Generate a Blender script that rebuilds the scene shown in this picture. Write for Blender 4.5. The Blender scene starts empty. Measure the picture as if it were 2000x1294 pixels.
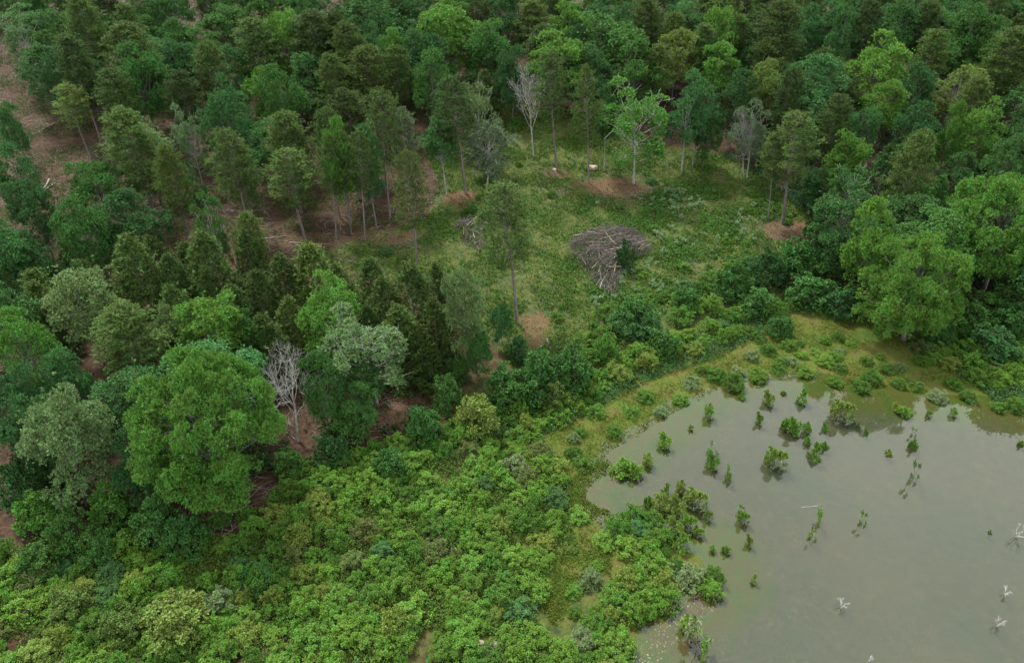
import bpy, math, random
import numpy as np
from mathutils import Vector, Euler
R = math.radians
random.seed(7)
rng = np.random.default_rng(11)
sc = bpy.context.scene

# ------------------------------------------------------------------ camera
CAM_H, PITCH, FPX = 50.0, R(36.0), 1400.0        # FPX: focal length in pixels of a 2000 px wide frame
cam_d = bpy.data.cameras.new("camera")
cam_d.sensor_width = 36.0
cam_d.lens = 36.0 * FPX / 2000.0
cam_d.clip_start, cam_d.clip_end = 0.5, 6000.0
cam = bpy.data.objects.new("camera", cam_d)
sc.collection.objects.link(cam)
cam.location = (0, 0, CAM_H)
cam.rotation_euler = (math.pi / 2 - PITCH, 0, 0)
sc.camera = cam

# ------------------------------------------------------------------ light
SUN_EL, SUN_AZ = R(58), R(-35)                    # high, behind the forest to the upper left, through thin cloud
w = bpy.data.worlds.new("World"); sc.world = w; w.use_nodes = True
nt = w.node_tree; nt.nodes.clear()
wo = nt.nodes.new("ShaderNodeOutputWorld"); bg = nt.nodes.new("ShaderNodeBackground")
sky = nt.nodes.new("ShaderNodeTexSky"); sky.sky_type = 'NISHITA'; sky.sun_disc = False
sky.sun_elevation = SUN_EL; sky.sun_rotation = SUN_AZ
tc = nt.nodes.new("ShaderNodeTexCoord")
mp = nt.nodes.new("ShaderNodeMapping"); mp.inputs['Scale'].default_value = (1, 1, 2.2)
nz = nt.nodes.new("ShaderNodeTexNoise"); nz.inputs['Scale'].default_value = 1.3; nz.inputs['Detail'].default_value = 2
rp = nt.nodes.new("ShaderNodeValToRGB")
rp.color_ramp.elements[0].position = .32; rp.color_ramp.elements[0].color = (10.2, 11.2, 11.4, 1)
rp.color_ramp.elements[1].position = .68; rp.color_ramp.elements[1].color = (18.2, 18.8, 18.4, 1)
mx = nt.nodes.new("ShaderNodeMixRGB"); mx.inputs[0].default_value = .88
nt.links.new(tc.outputs['Generated'], mp.inputs[0]); nt.links.new(mp.outputs[0], nz.inputs[0])
nt.links.new(nz.outputs[0], rp.inputs[0]); nt.links.new(sky.outputs[0], mx.inputs[1]); nt.links.new(rp.outputs[0], mx.inputs[2])
nt.links.new(mx.outputs[0], bg.inputs[0]); bg.inputs[1].default_value = 0.12
nt.links.new(bg.outputs[0], wo.inputs[0])
sd = bpy.data.lights.new("sun", 'SUN'); sd.energy = 5.0; sd.angle = R(9); sd.color = (1, .97, .9)
sun = bpy.data.objects.new("sun", sd); sc.collection.objects.link(sun)
sdir = Vector((math.sin(SUN_AZ) * math.cos(SUN_EL), math.cos(SUN_AZ) * math.cos(SUN_EL), math.sin(SUN_EL)))
sun.rotation_euler = sdir.to_track_quat('Z', 'Y').to_euler()
sc.view_settings.view_transform = 'Standard'; sc.view_settings.look = 'None'
sc.view_settings.exposure = 0.80; sc.view_settings.gamma = 1.0
sc.cycles.max_bounces = 6; sc.cycles.diffuse_bounces = 3; sc.cycles.glossy_bounces = 2
sc.cycles.transmission_bounces = 3; sc.cycles.transparent_max_bounces = 4

# ------------------------------------------------------------------ projection helpers
SP, CP = math.sin(PITCH), math.cos(PITCH)
def ray(u, v):
    a, b = (u - 1000.0) / FPX, (647.0 - v) / FPX
    return np.array([a, b * SP + CP, b * CP - SP])
def project(x, y, z):
    dz = z - CAM_H
    dep = y * CP - dz * SP
    return 1000 + FPX * x / dep, 647 - FPX * (y * SP + dz * CP) / dep, dep
def flat(u, v, z=0.0):
    d = ray(u, v); t = (z - CAM_H) / d[2]
    return d[0] * t, d[1] * t

WATER_PX = [(1150,1700),(1200,1420),(1262,1294),(1300,1225),(1372,1170),(1425,1130),(1400,1075),(1345,1040),(1280,1050),(1215,1012),
            (1172,995),(1160,965),(1175,925),(1205,885),(1262,850),(1322,812),(1392,772),(1455,748),(1540,742),(1640,752),
            (1740,772),(1850,788),(1950,795),(2060,815),(2300,850),(2700,980),(3400,1500),(3000,2400),(1500,2400)]
OLIVE_PX = [(1000,2000),(1120,1420),(1180,1294),(1240,1230),(1300,1195),(1180,1120),(1120,1170),(1085,1230),(1055,1180),(1100,1080),(1110,1000),
            (1118,930),(1070,880),(1060,850),(1140,812),(1200,768),(1290,715),(1390,688),(1460,655),(1505,622),(1580,605),
            (1660,596),(1730,625),(1770,672),(1860,690),(1930,730),(2080,745),(2400,790),(2900,900),(3800,1500),(3400,2600),(1300,2600)]
GRASS_PX = [(985,190),(1100,215),(1190,225),(1290,285),(1420,300),(1510,360),(1620,420),(1640,455),(1600,500),(1440,540),(1330,610),
            (1200,660),(1110,715),(1000,715),(930,640),(900,590),(800,560),(690,530),(610,500),(700,460),(830,430),(860,360),
            (830,290),(890,230)]
poly = lambda px: np.array([flat(u, v) for u, v in px])
WATER, OLIVE = poly(WATER_PX), poly(OLIVE_PX)
def sdist(P, X, Y):
    """signed distance to polygon, negative inside"""
    X = np.asarray(X, float); Y = np.asarray(Y, float)
    d = np.full(X.shape, 1e9); ins = np.zeros(X.shape, bool)
    n = len(P)
    for i in range(n):
        ax, ay = P[i]; bx, by = P[(i + 1) % n]
        ex, ey = bx - ax, by - ay
        t = np.clip(((X - ax) * ex + (Y - ay) * ey) / (ex * ex + ey * ey + 1e-12), 0, 1)
        d = np.minimum(d, np.hypot(X - ax - t * ex, Y - ay - t * ey))
        c = ((ay > Y) != (by > Y))
        with np.errstate(divide='ignore', invalid='ignore'):
            ins ^= c & (X < (bx - ax) * (Y - ay) / (by - ay + 1e-12) + ax)
    return np.where(ins, -d, d)
_ph = rng.uniform(0, 6.28, (40, 2)); _an = rng.uniform(0, 6.28, 40)
def fbm(X, Y, scale, octs=4, seed=0):
    s = 0; a = 1.0; tot = 0
    for o in range(octs):
        for k in range(3):
            i = (seed * 7 + o * 3 + k) % 40
            fx, fy = math.cos(_an[i]), math.sin(_an[i])
            q = (X * fx + Y * fy) / scale
            r = (-X * fy + Y * fx) / scale
            s = s + a * np.sin(q * 2.1 + _ph[i, 0] + 1.3 * np.sin(r * 1.7 + _ph[i, 1])); tot += a
        a *= .55; scale *= .5
    return s / tot
def terrain(X, Y):
    dw = sdist(WATER, X, Y) + .35 * fbm(X, Y, 2.0, 3, 2)
    do = sdist(OLIVE, X, Y)
    z = np.where(dw < 0, -0.05 + .07 * np.maximum(dw, -9), np.minimum(.022 * dw - .035, .08) + .022 * fbm(X, Y, 3.0, 4, 9))
    land = np.clip(do, 0, None)
    z = z + 3.0 * (1 - np.exp(-land / 35.0)) * np.clip(land / 3, 0, 1)
    z = z + np.where(do > 0, .22 * fbm(X, Y, 6, 4, 1) * np.clip(land / 10, 0, 1), 0)
    q = np.clip(Y - 92, 0, None)
    z = z + .13 * (np.sqrt(q * q + 150) - math.sqrt(150)) 
    q2 = np.clip(-X - 40 + .0 * Y, 0, None) * np.clip((Y - 70) / 40, 0, 1)
    z = z + .05 * q2
    return z
def axis(lo, hi, step, far0, far1):
    a = list(np.arange(lo, hi + step / 2, step)); s = step; x = a[-1]
    while x < far1: s *= 1.25; x += s; a.append(x)
    s = step; x = lo; pre = []
    while x > far0: s *= 1.25; x -= s; pre.append(x)
    return np.array(pre[::-1] + a)
GX, GY = axis(-105, 125, .5, -1500, 1500), axis(14, 190, .5, -400, 2500)
XX, YY = np.meshgrid(GX, GY, indexing='xy')
ZZ = terrain(XX, YY)
def gz(x, y):
    i = min(max(int(np.searchsorted(GX, x)) - 1, 0), len(GX) - 2); j = min(max(int(np.searchsorted(GY, y)) - 1, 0), len(GY) - 2)
    a = min(max((x - GX[i]) / (GX[i + 1] - GX[i]), 0), 1); b = min(max((y - GY[j]) / (GY[j + 1] - GY[j]), 0), 1)
    return float((ZZ[j, i] * (1 - a) + ZZ[j, i + 1] * a) * (1 - b) + (ZZ[j + 1, i] * (1 - a) + ZZ[j + 1, i + 1] * a) * b)
def hit(u, v, h=0.0, wat=False):
    """world point where the view ray through photo pixel (u,v) is h metres above the ground"""
    d = ray(u, v); t = 25.0; n = 0
    def f(t):
        g = gz(d[0] * t, d[1] * t)
        if wat: g = max(g, 0)
        return CAM_H + d[2] * t - g - h
    while f(t) > 0 and t < 600: t += 1.0
    lo, hi = t - 1, t
    for _ in range(14):
        m = (lo + hi) / 2
        if f(m) > 0: lo = m
        else: hi = m
    x, y = d[0] * hi, d[1] * hi
    return x, y, gz(x, y)

# ------------------------------------------------------------------ mesh helpers
def mesh_np(name, V, faces_n, F, mat, smooth=False):
    """V (n,3); F flat int array of faces all with faces_n corners"""
    me = bpy.data.meshes.new(name)
    F = np.asarray(F, np.int32).ravel(); nf = len(F) // faces_n
    me.vertices.add(len(V)); me.vertices.foreach_set("co", np.asarray(V, np.float32).ravel())
    me.loops.add(len(F)); me.loops.foreach_set("vertex_index", F)
    me.polygons.add(nf); me.polygons.foreach_set("loop_start", np.arange(0, nf * faces_n, faces_n, dtype=np.int32))
    if smooth: me.polygons.foreach_set("use_smooth", np.ones(nf, bool))
    me.update(calc_edges=True)
    if mat: me.materials.append(mat)
    return me
def unit(a):
    return a / (np.linalg.norm(a, axis=-1, keepdims=True) + 1e-9)
def leaves(P, N, L, W, tang=None, droop=0.0):
    """diamond leaves: P centre, N normal, L length, W width"""
    n = len(P)
    r = rng.normal(size=(n, 3)) if tang is None else tang
    T = unit(r - N * np.sum(r * N, 1, keepdims=True)); B = np.cross(N, T)
    L = (np.ones(n) * L)[:, None]; W = (np.ones(n) * W)[:, None]
    a = P - T * L / 2; b = P + B * W / 2 + N * W * .12; c = P + T * L / 2; d = P - B * W / 2 + N * W * .12
    if droop: c = c - np.array([0, 0, 1]) * L * droop
    return np.stack([a, b, c, d], 1).reshape(-1, 3)
def sprays(C, D, k, L, W, spread=.9, jit=.15):
    """k leaves radiating round direction D at each centre C"""
    n = len(C); C = np.repeat(C, k, 0); D = np.repeat(D, k, 0)
    dr = unit(D + spread * rng.normal(size=(n * k, 3)))
    l = L * rng.uniform(.7, 1.25, n * k)
    P = C + dr * l[:, None] * .5 + rng.normal(size=(n * k, 3)) * jit
    N = unit(np.cross(dr, rng.normal(size=(n * k, 3))))
    # leaf blade faces up and outward
    up = unit(D * .5 + np.array([0, 0, .9]) + .45 * rng.normal(size=(n * k, 3)))
    N = unit(up - dr * np.sum(up * dr, 1, keepdims=True))
    return leaves(P, N, l, W * rng.uniform(.8, 1.2, n * k), tang=dr)
def leafmesh(name, V, mat):
    n = len(V) // 4
    return mesh_np(name, V, 4, np.arange(n * 4), mat)
def tubes(segs, sides=6):
    """segs: list of (p0,p1,r0,r1)"""
    A = np.array([[*s[0]] for s in segs], float); B = np.array([[*s[1]] for s in segs], float)
    r0 = np.array([s[2] for s in segs]); r1 = np.array([s[3] for s in segs])
    D = unit(B - A); ref = np.where(np.abs(D[:, 2:3]) > .9, np.array([[1., 0, 0]]), np.array([[0, 0, 1.]]))
    U = unit(np.cross(D, ref)); Wv = np.cross(D, U)
    th = np.arange(sides) * 2 * math.pi / sides
    ring = U[:, None, :] * np.cos(th)[None, :, None] + Wv[:, None, :] * np.sin(th)[None, :, None]
    V = np.concatenate([A[:, None] + ring * r0[:, None, None], B[:, None] + ring * r1[:, None, None]], 1).reshape(-1, 3)
    n = len(segs); base = (np.arange(n) * 2 * sides)[:, None]
    k = np.arange(sides)[None]; k2 = (k + 1) % sides
    F = np.stack([base + k, base + k2, base + sides + k2, base + sides + k], -1).reshape(-1)
    return V, F
def tubemesh(name, segs, mat, sides=6):
    V, F = tubes(segs, sides)
    return mesh_np(name, V, 4, F, mat, True)

# ------------------------------------------------------------------ materials
def mat(name):
    m = bpy.data.materials.new(name); m.use_nodes = True
    n = m.node_tree; n.nodes.clear()
    o = n.nodes.new("ShaderNodeOutputMaterial")
    return m, n, o
def foliage(name, trans=.25, rough=.5, vmin=.62, vmax=1.35, hue=.5):
    m, n, o = mat(name); N = n.nodes.new; L = n.links.new
    oi = N("ShaderNodeObjectInfo"); g = N("ShaderNodeNewGeometry"); t = N("ShaderNodeTexCoord")
    nz = N("ShaderNodeTexNoise"); nz.inputs['Scale'].default_value = .8; nz.inputs['Detail'].default_value = 2
    L(t.outputs['Object'], nz.inputs[0])
    mr = N("ShaderNodeMapRange"); mr.inputs[3].default_value = vmin; mr.inputs[4].default_value = vmax
    L(g.outputs['Random Per Island'], mr.inputs[0])
    hs = N("ShaderNodeHueSaturation")
    mh = N("ShaderNodeMapRange"); mh.inputs[1].default_value = .3; mh.inputs[2].default_value = .7
    mh.inputs[3].default_value = .478; mh.inputs[4].default_value = .516
    L(nz.outputs[0], mh.inputs[0]); mv = N("ShaderNodeMapRange"); mv.inputs[1].default_value = .3; mv.inputs[2].default_value = .7
    mv.inputs[3].default_value = .8; mv.inputs[4].default_value = 1.22; L(nz.outputs[0], mv.inputs[0])
    mm = N("ShaderNodeMath"); mm.operation = 'MULTIPLY'; L(mv.outputs[0], mm.inputs[0]); L(mr.outputs[0], mm.inputs[1])
    L(mh.outputs[0], hs.inputs[0]); L(mm.outputs[0], hs.inputs[2]); L(oi.outputs['Color'], hs.inputs[4])
    ms = N("ShaderNodeMapRange"); ms.inputs[3].default_value = 1.08; ms.inputs[4].default_value = .86
    L(g.outputs['Random Per Island'], ms.inputs[0]); L(ms.outputs[0], hs.inputs[1])
    p = N("ShaderNodeBsdfPrincipled"); p.inputs['Roughness'].default_value = rough
    p.inputs['Specular IOR Level'].default_value = .04
    L(hs.outputs[0], p.inputs['Base Color'])
    tr = N("ShaderNodeBsdfTranslucent"); L(hs.outputs[0], tr.inputs[0])
    mx = N("ShaderNodeMixShader"); mx.inputs[0].default_value = trans
    L(p.outputs[0], mx.inputs[1]); L(tr.outputs[0], mx.inputs[2]); L(mx.outputs[0], o.inputs[0])
    return m
def bark(name, c0, c1, scale=6):
    m, n, o = mat(name); N = n.nodes.new; L = n.links.new
    t = N("ShaderNodeTexCoord"); mpn = N("ShaderNodeMapping"); mpn.inputs['Scale'].default_value = (1, 1, .25)
    nz = N("ShaderNodeTexNoise"); nz.inputs['Scale'].default_value = scale; nz.inputs['Detail'].default_value = 6
    r = N("ShaderNodeValToRGB"); r.color_ramp.elements[0].color = (*c0, 1); r.color_ramp.elements[1].color = (*c1, 1)
    r.color_ramp.elements[0].position = .35; r.color_ramp.elements[1].position = .65
    p = N("ShaderNodeBsdfPrincipled"); p.inputs['Roughness'].default_value = .85
    b = N("ShaderNodeBump"); b.inputs['Strength'].default_value = .5
    L(t.outputs['Object'], mpn.inputs[0]); L(mpn.outputs[0], nz.inputs[0]); L(nz.outputs[0], r.inputs[0]); L(r.outputs[0], p.inputs[0])
    L(nz.outputs[0], b.inputs['Height']); L(b.outputs[0], p.inputs['Normal']); L(p.outputs[0], o.inputs[0])
    return m
M_leaf = foliage("broadleaf_foliage", .2)
M_needle = foliage("needle_foliage", .12, .6, .6, 1.3)
M_shrub = foliage("shrub_foliage", .2, .5, .5, 1.5)
M_cover = foliage("ground_cover_foliage", .25, .6, .5, 1.4)
M_pine = bark("pine_bark", (0.066, 0.053, 0.046), (0.145, 0.119, 0.106))
M_wood = bark("hardwood_bark", (0.046, 0.041, 0.036), (0.125, 0.112, 0.099))
M_dead = bark("bleached_deadwood", (.15, .14, .13), (.33, .315, .295))
M_birch = bark("pale_bark", (0.132, 0.125, 0.112), (0.277, 0.264, 0.244))
M_brush = bark("weathered_brushwood", (.026, .019, .017), (.095, .073, .066), 3)
M_log = bark("fallen_log_wood", (0.086, 0.066, 0.053), (0.224, 0.185, 0.158), 4)
M_rock = bark("pale_rock", (0.145, 0.106, 0.073), (0.277, 0.218, 0.165), 2)

COL = dict(olive=(.050, .088, .018), darkolive=(.036, .066, .015), mid=(.038, .104, .020), bright=(.062, .158, .020),
           teal=(.038, .106, .027), pale=(.088, .150, .050), dark=(.029, .078, .020), yellow=(.100, .150, .028),
           grey=(.066, .100, .046))
CNAME = dict(olive="olive green", darkolive="dark olive", mid="mid green", bright="bright green", teal="blue green",
             pale="pale green", dark="dark green", yellow="yellow green", grey="greyish green")

# ------------------------------------------------------------------ objects
def link(name, me, parent=None, color=None):
    o = bpy.data.objects.new(name, me); sc.collection.objects.link(o)
    if parent: o.parent = parent
    if color: o.color = (*color, 1)
    return o
def tag(o, label=None, cat=None, group=None, kind=None):
    if label: o["label"] = label
    if cat: o["category"] = cat
    if group: o["group"] = group
    if kind: o["kind"] = kind
    return o

# ------------------------------------------------------------------ ground
def zones():
    do = sdist(OLIVE, XX, YY); dw = sdist(WATER, XX, YY) + .35 * fbm(XX, YY, 2.0, 3, 2)
    gp = np.array([hit(u, v)[:2] for u, v in GRASS_PX])
    grass = np.clip(.5 - sdist(gp, XX, YY) / 3.0, 0, 1)
    # damp green ground below the shrubs near the water
    low = np.clip((np.clip(1 - do / 26.0, 0, 1)) * 1.3, 0, 1) * (YY < 78)
    grass = np.maximum(grass, .62 * low)
    soil = np.zeros_like(XX)
    for u, v, ru, rv, s in SOIL:
        cx, cy, _ = hit(u, v); ex = hit(u + ru, v)[0] - cx; ey = abs(hit(u, v - rv)[1] - cy)
        q = np.sqrt(((XX - cx) / ex) ** 2 + ((YY - cy) / ey) ** 2) + .9 * fbm(XX, YY, 4.0, 4, 5)
        soil = np.maximum(soil, s * np.clip(1.25 - q * .9, 0, .85))
    olive = np.clip(.5 - do / 2.5, 0, 1)
    for u, v, ru, rv in WETGAPS:
        cx, cy, _ = hit(u, v); ex = hit(u + ru, v)[0] - cx; ey = abs(hit(u, v - rv)[1] - cy)
        q = np.sqrt(((XX - cx) / ex) ** 2 + ((YY - cy) / ey) ** 2) + .3 * fbm(XX, YY, 2.5, 3, 6)
        olive = np.maximum(olive, np.clip(1.5 - q, 0, 1))
    bed = np.clip(.5 - (dw + 3.2 + 1.6 * fbm(XX, YY, 7, 3, 4)) / 6.0, 0, 1)
    rx, ry, _ = hit(1208, 968, 0, True); rr = np.hypot(XX - rx, YY - ry) + .12 * fbm(XX, YY, 1.2, 2, 3)
    ring = (np.exp(-((rr - 1.9) / .12) ** 2) + .6 * np.exp(-((rr - 1.55) / .1) ** 2)) * (XX - rx < .6)
    soil = np.maximum(soil, ring); bed = bed * (1 - .8 * np.clip(ring, 0, 1))
    return grass, soil, olive, bed
SOIL = [(1195,368,85,28,1),(1085,338,32,14,.9),(1545,452,75,26,1),(900,392,55,22,.9),(740,462,90,22,.8),(820,492,70,16,.6),
        (1045,635,40,50,.8),(1360,548,60,25,.7),(1420,530,30,20,.6),(775,790,60,50,.9),(700,850,50,30,.8),(430,990,95,28,.7),(60,300,60,180,.1),
        (620,470,120,20,.7),(1010,230,60,14,.4),(950,1255,40,18,.9),(1300,1258,85,50,.62),(1360,1180,50,20,.7)]
WETGAPS = [(960,975,35,22),(890,935,40,14),(1090,1120,30,60),(400,1120,50,30),(800,1040,30,15),(590,1000,60,12),(1010,1060,25,30)]
gr, so, ol, bd = zones()
ny, nx = XX.shape
V = np.stack([XX, YY, ZZ], -1).reshape(-1, 3)
I = np.arange(ny * nx).reshape(ny, nx)
F = np.stack([I[:-1, :-1], I[:-1, 1:], I[1:, 1:], I[1:, :-1]], -1).reshape(-1)
def ground_material():
    m, n, o = mat("ground_soil_and_grass"); N = n.nodes.new; L = n.links.new
    at = N("ShaderNodeAttribute"); at.attribute_name = "zones"
    sp = N("ShaderNodeSeparateColor"); L(at.outputs['Color'], sp.inputs[0])
    g = N("ShaderNodeNewGeometry")
    def noise(s, d=5, rough=.6):
        k = N("ShaderNodeTexNoise"); k.inputs['Scale'].default_value = s; k.inputs['Detail'].default_value = d
        k.inputs['Roughness'].default_value = rough; L(g.outputs['Position'], k.inputs[0]); return k.outputs[0]
    def ramp(src, stops):
        r = N("ShaderNodeValToRGB"); e = r.color_ramp.elements
        while len(e) < len(stops): e.new(.5)
        for i, (p, c) in enumerate(stops): e[i].position = p; e[i].color = (*c, 1)
        L(src, r.inputs[0]); return r.outputs[0]
    def mask(src, nzs, lo=.35, hi=.65, amp=.5):
        a = N("ShaderNodeMath"); a.operation = 'MULTIPLY_ADD'; L(nzs, a.inputs[0]); a.inputs[1].default_value = amp; a.inputs[2].default_value = -amp / 2
        b = N("ShaderNodeMath"); b.operation = 'ADD'; L(src, b.inputs[0]); L(a.outputs[0], b.inputs[1])
        r = N("ShaderNodeMapRange"); r.interpolation_type = 'SMOOTHSTEP'; r.inputs[1].default_value = lo; r.inputs[2].default_value = hi
        L(b.outputs[0], r.inputs[0]); return r.outputs[0]
    def mix(f, a, b):
        k = N("ShaderNodeMixRGB"); L(f, k.inputs[0]); L(a, k.inputs[1]); L(b, k.inputs[2]); return k.outputs[0]
    nb, nm, nf, nm2 = noise(.35, 6), noise(1.1, 8, .75), noise(7, 6, .75), noise(.8, 9, .8)
    lit1 = ramp(nm, [(.3, (.011, .007, .004)), (.42, (.031, .016, .008)), (.5, (.052, .026, .013)), (.57, (.066, .036, .019)), (.62, (.036, .046, .013)), (.68, (.055, .072, .016))])
    lf = ramp(noise(3.2, 8, .85), [(.36, (.3, .3, .3)), (.48, (.9, .9, .9)), (.58, (1.25, 1.2, 1.15)), (.66, (2.6, 2.5, 2.3))])
    lm = N("ShaderNodeMixRGB"); lm.blend_type = 'MULTIPLY'; lm.inputs[0].default_value = 1; L(lit1, lm.inputs[1]); L(lf, lm.inputs[2]); litter = lm.outputs[0]
    dirt = ramp(nf, [(.32, (.032, .018, .009)), (.44, (.078, .040, .019)), (.57, (.130, .070, .034)), (.72, (.34, .25, .17))])
    gcol = ramp(nm, [(.30, (.018, .036, .010)), (.43, (.030, .054, .011)), (.56, (.074, .086, .014)), (.64, (.10, .080, .026)), (.74, (.14, .09, .05))])
    oc = ramp(nb, [(.3, (.038, .070, .006)), (.47, (.070, .098, .009)), (.58, (.088, .080, .016)), (.70, (.058, .104, .006))])
    ocf = ramp(nf, [(.35, (.7, .7, .7)), (.62, (1.1, 1.1, 1.1)), (.78, (1.6, 1.5, 1.3))])
    om = N("ShaderNodeMixRGB"); om.blend_type = 'MULTIPLY'; om.inputs[0].default_value = 1; L(oc, om.inputs[1]); L(ocf, om.inputs[2])
    bed = ramp(nm, [(.3, (.058, .064, .038)), (.5, (.076, .076, .045)), (.62, (.098, .088, .052)), (.74, (.15, .115, .07))])
    bed2 = ramp(noise(4.5, 6, .85), [(.32, (.1, .1, .1)), (.41, (.8, .8, .8)), (.60, (1.15, 1.15, 1.05)), (.69, (2.8, 2.5, 2.0))])
    bm = N("ShaderNodeMixRGB"); bm.blend_type = 'MULTIPLY'; bm.inputs[0].default_value = 1; L(bed, bm.inputs[1]); L(bed2, bm.inputs[2])
    c = mix(mask(sp.outputs[0], nm), litter, gcol)
    c = mix(mask(sp.outputs[2], nm, .35, .65, .6), c, om.outputs[0])
    c = mix(mask(at.outputs['Alpha'], nm, .3, .7, .7), c, bm.outputs[0])
    c = mix(mask(sp.outputs[1], nm2, .35, .8, 1.3), c, dirt)
    p = N("ShaderNodeBsdfPrincipled"); p.inputs['Roughness'].default_value = .9; p.inputs['Specular IOR Level'].default_value = .2
    dk = N("ShaderNodeMixRGB"); dk.blend_type = 'MULTIPLY'; dk.inputs[0].default_value = 1; dk.inputs[2].default_value = (.66, .66, .66, 1); L(c, dk.inputs[1]); L(dk.outputs[0], p.inputs['Base Color'])
    bp = N("ShaderNodeBump"); bp.inputs['Strength'].default_value = .6; bp.inputs['Distance'].default_value = .12
    L(nf, bp.inputs['Height']); L(bp.outputs[0], p.inputs['Normal']); L(p.outputs[0], o.inputs[0])
    return m
gm = mesh_np("ground", V, 4, F, ground_material(), True)
ca = gm.color_attributes.new("zones", 'FLOAT_COLOR', 'POINT')
ca.data.foreach_set("color", np.stack([gr, so, ol, bd], -1).astype(np.float32).ravel())
tag(link("ground", gm), kind="structure")

def water_material():
    m, n, o = mat("murky_water"); N = n.nodes.new; L = n.links.new
    g = N("ShaderNodeNewGeometry")
    def noise(s, d=3):
        k = N("ShaderNodeTexNoise"); k.inputs['Scale'].default_value = s; k.inputs['Detail'].default_value = d
        L(g.outputs['Position'], k.inputs[0]); return k.outputs[0]
    nb = noise(.12, 4); nf = noise(.9, 2)
    r = N("ShaderNodeValToRGB"); e = r.color_ramp.elements
    e[0].position = .35; e[0].color = (.030, .044, .024, 1); e[1].position = .65; e[1].color = (.050, .048, .026, 1)
    L(nb, r.inputs[0])
    df = N("ShaderNodeBsdfDiffuse"); L(r.outputs[0], df.inputs[0])
    tr = N("ShaderNodeBsdfTransparent"); tr.inputs[0].default_value = (.92, .95, .88, 1)
    mx = N("ShaderNodeMixShader"); ta = N("ShaderNodeAttribute"); ta.attribute_name = "turbid"
    tm = N("ShaderNodeMapRange"); tm.inputs[3].default_value = .97; tm.inputs[4].default_value = .68
    L(ta.outputs['Fac'], tm.inputs[0]); L(tm.outputs[0], mx.inputs[0])
    L(df.outputs[0], mx.inputs[1]); L(tr.outputs[0], mx.inputs[2])
    gl = N("ShaderNodeBsdfGlossy"); gl.inputs['Roughness'].default_value = .03
    fr = N("ShaderNodeFresnel"); fr.inputs[0].default_value = 1.53
    bp = N("ShaderNodeBump"); bp.inputs['Strength'].default_value = .02; bp.inputs['Distance'].default_value = .05
    L(nf, bp.inputs['Height']); L(bp.outputs[0], gl.inputs['Normal'])
    m2 = N("ShaderNodeMixShader"); L(fr.outputs[0], m2.inputs[0]); L(mx.outputs[0], m2.inputs[1]); L(gl.outputs[0], m2.inputs[2])
    L(m2.outputs[0], o.inputs[0]); return m
wx, wy = np.meshgrid(np.arange(-22, 150, .75), np.arange(-20, 92, .75)); wd_ = sdist(WATER, wx, wy) + .35 * fbm(wx, wy, 2.0, 3, 2)
I = np.arange(wx.size).reshape(wx.shape); F = np.stack([I[:-1, :-1], I[:-1, 1:], I[1:, 1:], I[1:, :-1]], -1).reshape(-1)
wm = mesh_np("pond_water", np.stack([wx, wy, wx * 0], -1).reshape(-1, 3), 4, F, water_material(), True)
ca = wm.color_attributes.new("turbid", 'FLOAT_COLOR', 'POINT'); tb = np.clip((-wd_ + .3 + 1.2 * fbm(wx, wy, 6, 3, 4)) / 10, 0, 1) ** .8
ca.data.foreach_set("color", np.stack([tb, tb, tb, tb * 0 + 1], -1).astype(np.float32).ravel())
tag(link("pond_water", wm), kind="structure")

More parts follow.
